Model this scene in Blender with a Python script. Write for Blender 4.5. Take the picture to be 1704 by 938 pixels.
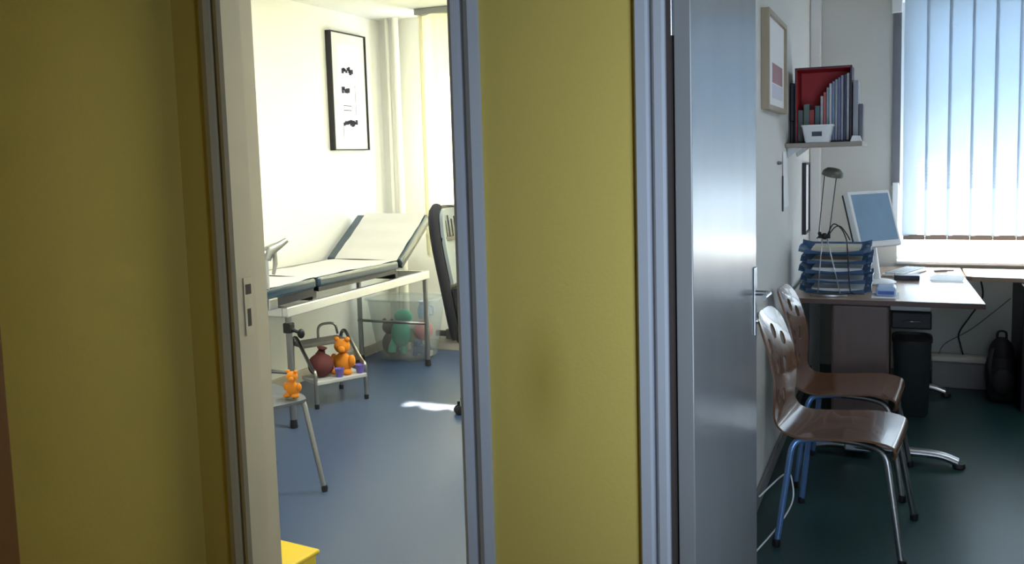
import bpy, bmesh, math, random
from mathutils import Vector, Matrix
random.seed(7)
for o in list(bpy.data.objects): bpy.data.objects.remove(o)
SC = bpy.context.scene
COL = SC.collection
R = math.radians

# ---------------------------------------------------------------- camera
cam_d = bpy.data.cameras.new('camera'); cam = bpy.data.objects.new('camera', cam_d); COL.objects.link(cam)
cam.matrix_world = (Matrix.Translation((0, 0, 1.55)) @ Matrix.Rotation(R(23.4), 4, 'Z') @
                    Matrix.Rotation(R(90 - 5.6), 4, 'X') @ Matrix.Rotation(R(-1.65), 4, 'Z'))
cam_d.sensor_width = 36; cam_d.lens = 1500 / 1704 * 36; cam_d.shift_y = -58 / 1704; cam_d.clip_start = .05
SC.camera = cam

# ---------------------------------------------------------------- world, sun, lamps, exposure
w = bpy.data.worlds.new('sky'); SC.world = w; w.use_nodes = True
nt = w.node_tree; bg = nt.nodes['Background']
bg.inputs[0].default_value = (.72, .86, 1, 1); bg.inputs[1].default_value = 8.0

def lamp(name, kind, loc, rot, energy, color, **kw):
    d = bpy.data.lights.new(name, kind); d.energy = energy; d.color = color
    for k, v in kw.items(): setattr(d, k, v)
    o = bpy.data.objects.new(name, d); o.location = loc; o.rotation_euler = rot; COL.objects.link(o)
    return o
sun = lamp('sun', 'SUN', (-4, 12, 6), (0, 0, 0), 60, (1, .95, .88), angle=R(2))
sd = Vector((math.sin(R(14)), -math.cos(R(14)), -.61)).normalized()       # direction the sunlight travels
sun.rotation_euler = sd.to_track_quat('-Z', 'Y').to_euler()
# corridor lighting: an added cool fill on the right and a weak warm one above
lamp('corridor_cool_fill', 'AREA', (.50, .95, 1.30), (R(90), 0, R(24)), 15, (.64, .80, 1), shape='RECTANGLE', size=.5, size_y=1.7, spread=R(105))
lamp('corridor_warm_fill', 'AREA', (-.9, -.4, 2.62), (0, 0, 0), 1.2, (1, .80, .55), shape='RECTANGLE', size=1.2, size_y=.3)
# fills added above the frame to brighten both rooms, no lamps known there
lamp('left_room_fill', 'AREA', (-2.0, 4.2, 2.66), (0, 0, 0), 55, (.97, 1, .97), shape='RECTANGLE', size=1.2, size_y=.5)
lamp('right_room_fill', 'AREA', (1.3, 4.6, 2.66), (0, 0, 0), 12, (.86, .93, 1), shape='RECTANGLE', size=1.2, size_y=.5)
vs = SC.view_settings
vs.view_transform = 'Standard'; vs.look = 'None'; vs.exposure = 0; vs.gamma = 1; vs.use_curve_mapping = False

# ---------------------------------------------------------------- materials
MATS = {}
def mat(name, col, rough=.6, metal=0., vary=.04, scale=12., bump=0., spec=.5, coat=0., stretch=None, translucent=0., mottled=None):
    if name in MATS: return MATS[name]
    m = bpy.data.materials.new(name); m.use_nodes = True; t = m.node_tree; b = t.nodes['Principled BSDF']
    b.inputs['Roughness'].default_value = rough; b.inputs['Metallic'].default_value = metal
    b.inputs['Specular IOR Level'].default_value = spec; b.inputs['Coat Weight'].default_value = coat
    tc = t.nodes.new('ShaderNodeTexCoord'); mp = t.nodes.new('ShaderNodeMapping'); nz = t.nodes.new('ShaderNodeTexNoise')
    if stretch: mp.inputs['Scale'].default_value = stretch
    nz.inputs['Scale'].default_value = scale; nz.inputs['Detail'].default_value = 4
    cr = t.nodes.new('ShaderNodeMixRGB')
    c2 = mottled or tuple(max(0, c * (1 - 3 * vary)) for c in col)
    cr.inputs[1].default_value = (*col, 1); cr.inputs[2].default_value = (*c2, 1)
    t.links.new(tc.outputs['Object'], mp.inputs[0]); t.links.new(mp.outputs[0], nz.inputs['Vector'])
    t.links.new(nz.outputs['Fac'], cr.inputs[0]); t.links.new(cr.outputs[0], b.inputs['Base Color'])
    if bump:
        bp = t.nodes.new('ShaderNodeBump'); bp.inputs['Strength'].default_value = bump; bp.inputs['Distance'].default_value = .002
        t.links.new(nz.outputs['Fac'], bp.inputs['Height']); t.links.new(bp.outputs[0], b.inputs['Normal'])
    if translucent:
        tr = t.nodes.new('ShaderNodeBsdfTranslucent'); mx = t.nodes.new('ShaderNodeMixShader'); mx.inputs[0].default_value = translucent
        t.links.new(cr.outputs[0], tr.inputs[0]); out = t.nodes['Material Output']
        t.links.new(b.outputs[0], mx.inputs[1]); t.links.new(tr.outputs[0], mx.inputs[2]); t.links.new(mx.outputs[0], out.inputs[0])
    MATS[name] = m; return m

def wall_mat(name, col, dark_spot=None):
    m = mat(name, col, .75, vary=.02, scale=90, bump=.25, spec=.3)
    if dark_spot:
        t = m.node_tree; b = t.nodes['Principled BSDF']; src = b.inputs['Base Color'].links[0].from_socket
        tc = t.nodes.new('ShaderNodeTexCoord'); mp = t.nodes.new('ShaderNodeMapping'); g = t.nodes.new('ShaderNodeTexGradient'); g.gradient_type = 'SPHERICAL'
        mp.vector_type = 'TEXTURE'; mp.inputs['Location'].default_value = dark_spot[0]; mp.inputs['Scale'].default_value = dark_spot[1]
        mx = t.nodes.new('ShaderNodeMixRGB'); mx.inputs[2].default_value = (*dark_spot[2], 1)
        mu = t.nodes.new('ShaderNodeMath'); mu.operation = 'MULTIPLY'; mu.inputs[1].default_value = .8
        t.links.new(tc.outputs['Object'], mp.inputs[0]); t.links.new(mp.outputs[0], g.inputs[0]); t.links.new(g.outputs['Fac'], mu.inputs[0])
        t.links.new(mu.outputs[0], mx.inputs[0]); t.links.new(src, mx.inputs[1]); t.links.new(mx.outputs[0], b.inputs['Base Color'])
    return m
M_YEL = wall_mat('yellow_wall_paint', (.60, .46, .115), ((-.915, 2.3, .93), (.09, .3, .22), (.42, .32, .06)))  # soft darker spot mixed into the yellow, fading outwards
M_CREAM = wall_mat('cream_wall_paint', (.87, .87, .81))
M_GREYW = wall_mat('pale_grey_wall_paint', (.70, .70, .67))
M_CEIL = wall_mat('ceiling_paint', (.82, .82, .78))
M_FRAME = mat('grey_frame_paint', (.43, .45, .50), .4, vary=.02)
M_FRAME_BOUNCE = mat('frame_paint_yellow_bounce', (.50, .44, .32), .4, vary=.02)  # grey frame paint with the yellow wall's bounce put into its colour
M_GAPSHADE = mat('gap_and_hole_shade', (.05, .035, .03), .7)  # shade of the door gap and lock holes put into a dark colour
M_LEAF = mat('grey_door_paint', (.25, .255, .26), .27, vary=.05, scale=6, stretch=(1, 1, .25), spec=.6)
M_FLB = mat('blue_linoleum', (.045, .075, .165), .36, vary=.05, scale=60, mottled=(.055, .085, .15), spec=.5)
M_FLG = mat('green_linoleum', (.010, .042, .042), .36, vary=.1, scale=60, mottled=(.014, .048, .046), spec=.5)
M_FLC = mat('corridor_linoleum', (.25, .22, .16), .4)
M_CHR = mat('chrome', (.72, .72, .72), .22, 1., vary=.02)
M_STEEL = mat('brushed_steel', (.55, .56, .58), .32, 1., vary=.03)
M_DSTEEL = mat('dull_steel_tube', (.34, .34, .34), .35, 1.)
M_BLK = mat('black_plastic', (.012, .012, .014), .45)
M_BLKF = mat('black_fabric', (.016, .016, .02), .85, bump=.5, scale=200)
M_MESH = mat('grey_mesh_fabric', (.24, .28, .29), .6, bump=.5, scale=260)
M_WHITE = mat('white_plastic', (.82, .83, .84), .4, vary=.01)
M_PAPER = mat('paper', (.84, .85, .86), .8, vary=.02)
M_PIPE = mat('white_enamel', (.85, .84, .76), .35, vary=.01)
M_VINYL = mat('petrol_blue_vinyl', (.025, .055, .085), .22, vary=.05, spec=.8)
M_VDARK = mat('black_vinyl', (.02, .022, .03), .35)
M_SHEET = mat('paper_sheet', (.66, .65, .63), .75, vary=.02, bump=.4, scale=14)
M_WOOD = mat('brown_plywood', (.17, .08, .04), .26, vary=.12, scale=7, stretch=(3, 22, 3), spec=.6, coat=.4)
M_DESK = mat('beech_desk_laminate', (.40, .28, .20), .25, vary=.06, scale=8, stretch=(3, 20, 3), spec=.6)
M_DEDGE = mat('dark_desk_edge', (.10, .05, .035), .4)
M_COLU = mat('brown_grey_column_paint', (.13, .085, .075), .35, vary=.1, scale=5, stretch=(8, 8, .5))
M_BLUET = mat('blue_tray_plastic', (.10, .20, .36), .25, translucent=.3, spec=.6)
M_SCREEN = mat('monitor_screen', (.28, .44, .62), .15, vary=.1, scale=5)
M_BLUEM = mat('blue_tube_paint', (.14, .26, .50), .25, .5)
M_RED = mat('red_card', (.55, .025, .03), .55, vary=.05)
M_DRED = mat('dark_red_cloth', (.13, .03, .03), .8)
M_ORA = mat('orange_plush', (.80, .27, .02), .9, bump=.6, scale=90)
M_PUR = mat('violet_plastic', (.25, .19, .62), .4)
M_GRN = mat('sea_green_plastic', (.06, .42, .28), .45)
M_YB = mat('yellow_plastic', (.85, .60, .03), .35, vary=.02)
M_BAG = mat('black_nylon', (.018, .016, .02), .7, bump=.5, scale=40)
M_BLIND = mat('blind_fabric', (.70, .76, .82), .8, vary=.02, bump=.15, scale=160, translucent=.6)
M_CURT = mat('sheer_cream_curtain', (.93, .90, .74), .85, vary=.03, bump=.3, scale=160, translucent=.6)
M_SHUT = mat('shutter_slats', (.72, .80, .88), .6, vary=.01, translucent=.5)
M_GSTRAP = mat('grey_webbing', (.20, .20, .22), .7)
M_TAN = mat('light_wood', (.42, .33, .22), .4, vary=.08, stretch=(4, 4, .6))
M_TERR = mat('terrace_concrete', (.62, .61, .58), .85, vary=.05)
M_TRIM = mat('brown_wood_trim', (.30, .13, .03), .5, vary=.08)

def glass_mat(name, col, alpha):
    m = bpy.data.materials.new(name); m.use_nodes = True; t = m.node_tree; b = t.nodes['Principled BSDF']
    b.inputs['Base Color'].default_value = (*col, 1); b.inputs['Roughness'].default_value = .12
    tr = t.nodes.new('ShaderNodeBsdfTransparent'); tr.inputs[0].default_value = (.95, .97, .97, 1)
    mx = t.nodes.new('ShaderNodeMixShader'); mx.inputs[0].default_value = alpha
    t.links.new(tr.outputs[0], mx.inputs[1]); t.links.new(b.outputs[0], mx.inputs[2]); t.links.new(mx.outputs[0], t.nodes['Material Output'].inputs[0])
    return m
M_CLEAR = glass_mat('clear_plastic', (.75, .77, .76), .16)
M_GLASS = glass_mat('window_glass', (.8, .85, .85), .08)

# ---------------------------------------------------------------- mesh helpers
ORG = {}
def nb(): return bmesh.new()
def box(bm, x0, x1, y0, y1, z0, z1, bev=0., seg=2, M=None):
    g = bmesh.ops.create_cube(bm, size=1)['verts']
    for v in g: v.co = Vector(((x0 + x1) / 2 + v.co.x * (x1 - x0), (y0 + y1) / 2 + v.co.y * (y1 - y0), (z0 + z1) / 2 + v.co.z * (z1 - z0)))
    if bev:
        es = list({e for v in g for e in v.link_edges})
        r = bmesh.ops.bevel(bm, geom=es, offset=bev, segments=seg, affect='EDGES', profile=.5)
        g = list({v for f in r['faces'] for v in f.verts} | {v for v in g if v.is_valid})
    if M is not None:
        for v in g: v.co = M @ v.co
    return g
def spline(pts, n=6):
    pts = [Vector(p) for p in pts]; out = []
    for i in range(len(pts) - 1):
        p0 = pts[max(i - 1, 0)]; p1 = pts[i]; p2 = pts[i + 1]; p3 = pts[min(i + 2, len(pts) - 1)]
        for k in range(n):
            t = k / n
            out.append(.5 * ((2 * p1) + (p2 - p0) * t + (2 * p0 - 5 * p1 + 4 * p2 - p3) * t * t + (3 * p1 - p0 - 3 * p2 + p3) * t ** 3))
    out.append(pts[-1]); return out
def rounded(pts, r=.04, n=5):
    pts = [Vector(p) for p in pts]; out = [pts[0]]
    for i in range(1, len(pts) - 1):
        a, b, c = pts[i - 1], pts[i], pts[i + 1]
        d1 = min(r, (a - b).length * .49); d2 = min(r, (c - b).length * .49)
        s = b + (a - b).normalized() * d1; e = b + (c - b).normalized() * d2
        for k in range(n + 1):
            t = k / n; out.append((1 - t) ** 2 * s + 2 * t * (1 - t) * b + t * t * e)
    out.append(pts[-1]); return out
def tube(bm, pts, r, n=10, flat=None):
    pts = [Vector(p) for p in pts]; rings = []; up = None
    for i, p in enumerate(pts):
        t = (pts[min(i + 1, len(pts) - 1)] - pts[max(i - 1, 0)]).normalized()
        if up is None: up = Vector((0, 0, 1)) if abs(t.z) < .9 else Vector((1, 0, 0))
        a = (up - t * up.dot(t))
        if a.length < 1e-4: a = Vector((1, 0, 0)) - t * t.x
        a.normalize(); up = a; b = t.cross(a)
        rr = r[i] if isinstance(r, (list, tuple)) else r
        fa, fb = flat or (1, 1)
        rings.append([bm.verts.new(p + (a * math.cos(2 * math.pi * k / n) * fa + b * math.sin(2 * math.pi * k / n) * fb) * rr) for k in range(n)])
    for i in range(len(rings) - 1):
        for k in range(n):
            f = bm.faces.new((rings[i][k], rings[i][(k + 1) % n], rings[i + 1][(k + 1) % n], rings[i + 1][k])); f.smooth = True
    bm.faces.new(rings[0][::-1]); bm.faces.new(rings[-1])
def lathe(bm, prof, c=(0, 0, 0), n=24, sx=1., sy=1., M=None):
    c = Vector(c); rings = []
    for r, z in prof:
        rings.append([bm.verts.new(c + Vector((r * sx * math.cos(2 * math.pi * k / n), r * sy * math.sin(2 * math.pi * k / n), z))) for k in range(n)])
    for i in range(len(rings) - 1):
        for k in range(n):
            f = bm.faces.new((rings[i][k], rings[i][(k + 1) % n], rings[i + 1][(k + 1) % n], rings[i + 1][k])); f.smooth = True
    bm.faces.new(rings[0][::-1]); bm.faces.new(rings[-1])
    if M is not None:
        for rg in rings:
            for v in rg: v.co = M @ v.co
def ball(bm, c, r, sx=1, sy=1, sz=1, M=None, n=18):
    g = bmesh.ops.create_uvsphere(bm, u_segments=n, v_segments=n * 2 // 3, radius=r)['verts']
    for v in g:
        v.co = Vector((v.co.x * sx, v.co.y * sy, v.co.z * sz))
        if M is not None: v.co = M @ v.co
        v.co += Vector(c)
        for f in v.link_faces: f.smooth = True
def prism(bm, poly, f, a, b):
    """poly of 2D points, f(u, v, w) -> 3D, extruded from w=a to w=b"""
    A = [bm.verts.new(f(u, v, a)) for u, v in poly]; B = [bm.verts.new(f(u, v, b)) for u, v in poly]; n = len(poly)
    bm.faces.new(A[::-1]); bm.faces.new(B)
    for i in range(n): bm.faces.new((A[i], A[(i + 1) % n], B[(i + 1) % n], B[i]))
def grid(bm, nu, nv, f, th=0., keep=None):
    V = [[bm.verts.new(f(i / nu, j / nv)) for j in range(nv + 1)] for i in range(nu + 1)]; fs = []
    for i in range(nu):
        for j in range(nv):
            if keep and not keep(i, j): continue
            fc = bm.faces.new((V[i][j], V[i + 1][j], V[i + 1][j + 1], V[i][j + 1])); fc.smooth = True; fs.append(fc)
    bmesh.ops.delete(bm, geom=[v for v in bm.verts if not v.link_faces], context='VERTS')
    if th: 
        bmesh.ops.recalc_face_normals(bm, faces=fs)
        bmesh.ops.solidify(bm, geom=fs, thickness=th)
    return V
def obj(name, bm, m, parent=None, sub=0):
    bmesh.ops.recalc_face_normals(bm, faces=bm.faces)
    for e in bm.edges:
        if len(e.link_faces) == 2 and e.calc_face_angle(0) > .7: e.smooth = False
    me = bpy.data.meshes.new(name); 
    o = bpy.data.objects.new(name, me); COL.objects.link(o)
    if parent is not None:
        org = ORG.get(parent.name, Vector((0, 0, 0))); bmesh.ops.translate(bm, verts=bm.verts, vec=-org)
        o.parent = parent; ORG[o.name] = org
    else:
        if bm.verts:
            xs = [v.co for v in bm.verts]
            org = Vector(((min(c.x for c in xs) + max(c.x for c in xs)) / 2, (min(c.y for c in xs) + max(c.y for c in xs)) / 2, min(c.z for c in xs)))
            if not name.startswith(('wall', 'floor', 'ceiling', 'terrace')):
                bmesh.ops.translate(bm, verts=bm.verts, vec=-org); o.location = org; ORG[o.name] = org
    bm.to_mesh(me); bm.free(); me.materials.append(m)
    if sub:
        s = o.modifiers.new('sub', 'SUBSURF'); s.levels = s.render_levels = sub
    return o
def tag(o, label, cat, group=None, kind=None):
    o['label'] = label; o['category'] = cat
    if group: o['group'] = group
    if kind: o['kind'] = kind
    return o
def thing(name, label, cat, loc=(0, 0, 0), group=None):
    o = bpy.data.objects.new(name, None); COL.objects.link(o); o.location = loc; ORG[o.name] = Vector(loc); o.empty_display_size = .1
    return tag(o, label, cat, group)
def struct(name, bm, m, parent=None):
    o = obj(name, bm, m, parent)
    if parent is None: o['kind'] = 'structure'
    return o
def sempty(name, loc):
    o = bpy.data.objects.new(name, None); COL.objects.link(o); o.location = loc; ORG[o.name] = Vector(loc); o['kind'] = 'structure'; return o
def B(*a, **k):
    bm = nb(); box(bm, *a, **k); return bm
def dup(root, loc=None, rotz=None, label=None, group=None, rename=None):
    r = root.copy(); COL.objects.link(r)
    if loc is not None: r.location = loc
    if rotz is not None: r.rotation_euler = (0, 0, rotz)
    if label: r['label'] = label
    if group: r['group'] = group
    def rec(src, dst):
        for ch in list(src.children):
            c = ch.copy(); COL.objects.link(c); c.parent = dst; rec(ch, c)
    rec(root, r); return r

# ================================================================ THE SETTING
H = 2.70
WY, WI, WB = 2.30, 2.36, 2.45         # yellow face, plaster core, inner face of the corridor wall
YF = 6.50                             # window wall
D1a, D1b = -1.985, -1.135             # left doorway
D2a, D2b = -.56, .42                  # right doorway
HD = 2.16
struct('floor_left', B(-4.0, -.66, WB, YF + .05, -.05, 0), M_FLB)
struct('floor_right', B(-.66, 3.0, WB, YF + .05, -.05, 0), M_FLG)
struct('floor_corridor', B(-2.3, 2.6, -1.2, WB, -.05, 0), M_FLC)
struct('ceiling', B(-4.1, 3.1, -1.3, YF + .3, H, H + .1), M_CEIL)
bm = nb()
for a, b, z0 in ((-2.3, D1a, 0), (D1b, D2a, 0), (D2b, 2.6, 0), (D1a, D1b, HD), (D2a, D2b, HD)): box(bm, a, b, WY, WI, z0, H)
struct('wall_front', bm, M_YEL)
bm = nb()
for a, b, z0 in ((-4.0, D1a, 0), (D1b, D2a, 0), (D2b, 3.0, 0), (D1a, D1b, HD), (D2a, D2b, HD)): box(bm, a, b, WI, WB, z0, H)
struct('wall_front_plaster', bm, M_CREAM)
struct('wall_corridor_left', B(-2.3, -2.17, -1.2, WY, 0, H), M_YEL)
struct('wall_corridor_right', B(2.5, 2.6, -1.2, WY, 0, H), M_YEL)
struct('wall_corridor_back', B(-2.3, 2.6, -1.3, -1.2, 0, H), M_YEL)
struct('wall_left', B(-4.1, -3.95, WI, YF + .3, 0, H), M_CREAM)
struct('wall_partition_left', B(-.76, -.665, WB, YF, 0, H), M_CREAM)
struct('wall_partition_right', B(-.665, -.57, WB, YF, 0, H), M_GREYW)
struct('wall_right', B(3.0, 3.1, WI, YF + .3, 0, H), M_GREYW)
# window wall: opening 1 in the left room, opening 2 in the right room
W1 = (-3.40, -1.3, .93, 2.55); W2 = (-.02, 2.3, .78, 2.50)
bm = nb()
for x0, x1, z0, z1 in ((-4.1, W1[0], 0, H), (W1[0], W1[1], 0, W1[2]), (W1[0], W1[1], W1[3], H), (W1[1], -.665, 0, H)): box(bm, x0, x1, YF, YF + .25, z0, z1)
struct('wall_back_left', bm, M_CREAM)
bm = nb()
for x0, x1, z0, z1 in ((-.665, W2[0], 0, H), (W2[0], W2[1], 0, W2[2]), (W2[0], W2[1], W2[3], H), (W2[1], 3.1, 0, H)): box(bm, x0, x1, YF, YF + .25, z0, z1)
struct('wall_back_right', bm, M_GREYW)
for n, W, mull in ((1, W1, (-2.35,)), (2, W2, (1.14,))):
    r = sempty('window_%d' % n, ((W[0] + W[1]) / 2, YF + .1, W[2]))
    bm = nb(); t = .055; y0, y1 = YF + .12, YF + .18
    box(bm, W[0], W[1], y0, y1, W[2], W[2] + t, .004); box(bm, W[0], W[1], y0, y1, W[3] - t, W[3], .004)
    for x in (W[0] + t / 2, *mull, W[1] - t / 2): box(bm, x - t / 2, x + t / 2, y0 + .001, y1 - .001, W[2] + t - .001, W[3] - t + .001)
    struct('window_frame', bm, M_WHITE, r)
    bm = nb(); box(bm, W[0] + .03, W[1] - .03, YF + .145, YF + .151, W[2] + .03, W[3] - .03); struct('window_pane', bm, M_GLASS, r)
    struct('window_sill', B(W[0] - .0, W[1] + .0, YF - .03, YF + .12, W[2] - .0, W[2] + .02, bev=.005), M_WHITE, r)
# outside: sunlit terrace and the lowered roller shutter of the right window
struct('terrace', B(-9, 9, YF + .25, 22, -.35, -.25), M_TERR)
bm = nb()
z = 1.47; pitch = .021
while z < 2.5:
    op = max(0, min(.6, (1.78 - z) / .31 * .6))                 # lower slats hang open, the upper ones are closed
    hgt = pitch * (1.02 - op)
    prism(bm, [(YF + .20, z), (YF + .206, z), (YF + .206, z + hgt), (YF + .20, z + hgt)], lambda u, v, w: Vector((w, u, v)), W2[0], W2[1]); z += pitch
for x in (W2[0] + .01, 1.14, W2[1] - .01): box(bm, x - .008, x + .008, YF + .207, YF + .215, 1.46, 2.5)
sh = sempty('window_3', (1.1, YF + .2, 1.36)); struct('shutter_curtain', bm, M_SHUT, sh)

# baseboards, trims
struct('baseboard_back', B(-3.94, -.77, YF - .02, YF - .002, .0, .085, bev=.004), mat('beige_baseboard', (.55, .50, .42), .5))
struct('baseboard_left', B(-3.948, -3.93, WB, YF - .03, .0, .085, bev=.004), MATS['beige_baseboard'])
struct('baseboard_right_room', B(-.568, -.552, 2.5, YF - .02, .0, .07, bev=.004), mat('grey_baseboard', (.20, .20, .20), .5))
struct('baseboard_window', B(-.55, 2.98, YF - .02, YF - .002, .0, .07, bev=.004), MATS['grey_baseboard'])
struct('trim_1', B(-2.168, -2.15, 1.46, 1.60, 0, HD, bev=.004), M_TRIM)

# ---- doorway of the left room: pressed steel frame with strike plate
d1 = sempty('door_1', (-1.56, 2.35, 0))
bm = nb()                                           # left jamb profile, swept upwards
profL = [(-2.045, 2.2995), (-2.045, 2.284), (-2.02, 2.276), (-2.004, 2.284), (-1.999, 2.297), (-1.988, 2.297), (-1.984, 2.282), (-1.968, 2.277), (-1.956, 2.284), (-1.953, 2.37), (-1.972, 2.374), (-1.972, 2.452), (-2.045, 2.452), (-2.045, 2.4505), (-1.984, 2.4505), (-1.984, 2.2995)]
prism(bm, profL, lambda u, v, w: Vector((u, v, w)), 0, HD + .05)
struct('left_jamb', bm, M_FRAME_BOUNCE, d1)
bm = nb()
profR = [(-3.12 - u, v) for u, v in profL]
prism(bm, profR, lambda u, v, w: Vector((u, v, w)), 0, HD + .05)
struct('right_jamb', bm, M_FRAME, d1)
struct('head_jamb', B(-1.972, -1.148, 2.28, 2.45, HD - .03, HD + .05, bev=.004), M_FRAME, d1)
sp = struct('strike_plate', B(-1.9528, -1.9505, 2.312, 2.352, 1.00, 1.19), M_FRAME_BOUNCE, d1)
struct('latch_hole', B(-1.9506, -1.9499, 2.318, 2.346, 1.135, 1.168, .0003), M_GAPSHADE, sp)
struct('bolt_hole', B(-1.9506, -1.9499, 2.322, 2.340, 1.03, 1.088, .0003), M_GAPSHADE, sp)

# ---- doorway of the right room, door leaf standing open against the wall
d2 = sempty('door_2', (-.1, 2.35, 0))
bm = nb()
prof2 = [(-.634, 2.2995), (-.634, 2.286), (-.628, 2.278), (-.602, 2.278), (-.596, 2.284), (-.594, 2.295), (-.588, 2.295), (-.586, 2.284), (-.580, 2.279), (-.560, 2.279), (-.553, 2.286), (-.553, 2.452), (-.64, 2.452), (-.64, 2.4505), (-.560, 2.4505), (-.560, 2.2995)]
prism(bm, prof2, lambda u, v, w: Vector((u, v, w)), 0, HD + .05)
struct('left_jamb', bm, M_FRAME, d2)
struct('gap_shade', B(-.5535, -.541, 2.30, 2.332, 0, HD - .03), M_GAPSHADE, d2)  # dark strip that paints the shade of the gap beside the leaf
bm = nb(); prism(bm, [(-.10 - (u + .0), v) for u, v in prof2], lambda u, v, w: Vector((u + .0, v, w)), 0, HD + .05)
struct('right_jamb', bm, M_FRAME, d2)
struct('head_jamb', B(-.553, .42, 2.28, 2.45, HD - .03, HD + .05, bev=.004), M_FRAME, d2)
leafM = Matrix.Translation((-.537, 2.316, 0)) @ Matrix.Rotation(R(-1.7), 4, 'Z')      # leaf along +Y, thickness along +X
bm = nb(); box(bm, 0, .045, 0, .925, .012, HD - .05, .003, M=leafM); lf = struct('door_leaf', bm, M_LEAF, d2)
for z in (.25, 1.9):
    bm = nb(); lathe(bm, [(.008, z - .05), (.008, z + .05)], (-.006, -.004, 0), 10, M=leafM); struct('hinge', bm, M_STEEL, lf)
bm = nb(); box(bm, .045, .052, .862, .900, .91, 1.15, .003, M=leafM); hp = struct('handle_plate', bm, M_STEEL, lf)
bm = nb(); tube(bm, [leafM @ Vector(p) for p in rounded([(.05, .882, 1.06), (.098, .882, 1.06), (.098, .76, 1.062)], .018)], .0095, 10); struct('lever', bm, M_STEEL, hp)
bm = nb(); ball(bm, leafM @ Vector((.054, .882, .96)), .009); struct('keyhole_rose', bm, M_CHR, hp)
bm = nb(); box(bm, .008, .037, .9245, .928, .93, 1.15, .001, M=leafM); struct('lock_plate', bm, M_CHR, lf)

# ================================================================ LEFT ROOM
# heating pipes in the corner
for i, (x, r, mt, lb) in enumerate(((-3.825, .018, M_PIPE, 'thinner cream heating pipe nearest the room corner, left of the other pipe'), (-3.748, .028, M_PIPE, 'thicker white heating pipe beside the corner, right of the thinner one'))):
    bm = nb(); tube(bm, [(x, 6.42, 0), (x, 6.42, 1.3), (x, 6.42, H)], r, 16)
    p = obj('heating_pipe', bm, mt); tag(p, lb, 'pipe', 'heating pipes in the corner of the left room')
# framed print
t = thing('framed_print', 'tall narrow black-framed print with small dark sketches on the cream wall', 'picture', (-3.947, 5.98, 1.65))
bm = nb(); y0, y1, z0, z1 = 5.735, 6.215, 1.65, 2.54; x0, x1 = -3.949, -3.900; wd = .009
box(bm, x0, x1, y0, y0 + wd, z0, z1); box(bm, x0, x1, y1 - wd, y1, z0, z1); box(bm, x0, x1, y0 + wd, y1 - wd, z0, z0 + wd); box(bm, x0, x1, y0 + wd, y1 - wd, z1 - wd, z1)
obj('picture_frame', bm, M_BLK, t)
obj('mat_board', B(-3.949, -3.915, y0 + wd, y1 - wd, z0 + wd, z1 - wd), mat('cream_mat_board', (.82, .80, .70), .8), t)
pr = obj('print', B(-3.915, -3.913, y0 + .09, y1 - .11, z0 + .09, z1 - .09), M_PAPER, t)
M_INK = mat('print_ink', (.04, .035, .06), .8)
def sk(bm, yc, zc, wy, wz): box(bm, -3.913, -3.9122, yc - wy / 2, yc + wy / 2, zc - wz / 2, zc + wz / 2)
for yc, zc, n in ((5.93, 2.26, 6), (5.92, 2.11, 5), (5.93, 1.86, 9), (6.03, 2.25, 2)):
    bm = nb(); y_ = yc - .05
    for k in range(n):                                   # one little drawing built of touching strokes
        wy = random.uniform(.02, .035); sk(bm, y_ + wy / 2, zc + random.uniform(-.012, .012), wy + .004, random.uniform(.02, .05)); y_ += wy * .75
    obj('sketch', bm, M_INK, pr)
for yc, zc, wy, wz in ((5.94, 1.99, .11, .006), (5.94, 1.955, .11, .006), (6.055, 2.03, .005, .24), (5.875, 1.80, .005, .12)):
    bm = nb(); sk(bm, yc, zc, wy, wz); obj('sketch_line', bm, M_INK, pr)

# curtain and its rail
t = thing('curtain', 'sheer cream curtain glowing with daylight in the left room', 'curtain', (-2.3, 6.15, .8))
bm = nb(); rr = random.Random(3); ph = [rr.uniform(0, 6) for _ in range(4)]
def cf(u, v):
    x = -3.385 + u * 2.2; z = .80 + v * (2.66 - .80)
    a = 26 * u * 2.2 + ph[0]
    return Vector((x + .008 * math.sin(a * 1.3 + ph[1]), 6.17 + .028 * math.sin(a) + .010 * math.sin(2.3 * a + ph[2]) * (1 - .5 * v), z))
grid(bm, 260, 12, cf, .0012); obj('curtain_cloth', bm, M_CURT, t)
obj('curtain_rail', B(-3.41, -1.15, 6.13, 6.21, 2.655, 2.698, bev=.004), mat('grey_rail', (.33, .34, .32), .4), t)
obj('curtain_hem', B(-3.385, -3.375, 6.15, 6.19, .82, 2.655), M_CURT, t)

# examination couch
t = thing('examination_couch', 'examination couch with raised head end, paper sheet and silver frame', 'examination couch', (-3.6, 5.0, 0))
XA, XB = -3.90, -3.27
def leg(x, y):
    bm = nb(); tube(bm, [(x, y, .03), (x, y, .70)], .019, 12); l = obj('leg', bm, M_DSTEEL, t)
    bm = nb(); lathe(bm, [(.018, 0), (.024, .004), (.022, .03), (.019, .05)], (x, y, 0), 12); obj('rubber_foot', bm, M_BLK, l)
for x in (XB - .02, XA + .02):
    for y in (4.27, 5.93): leg(x, y)
bm = nb()
for x in (XA, XB - .04): box(bm, x, x + .04, 4.24, 5.97, .665, .725, .006)
for y in (4.24, 5.93): box(bm, XA + .04, XB - .04, y, y + .04, .665, .725, .006)
obj('side_rail', bm, mat('pale_metal_rail', (.78, .78, .76), .3, .7), t)
for y in (4.27, 5.9):
    bm = nb(); tube(bm, [(XA + .02, y, .33), (XB - .02, y, .33)], .011, 8); obj('cross_bar', bm, M_DSTEEL, t)
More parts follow.
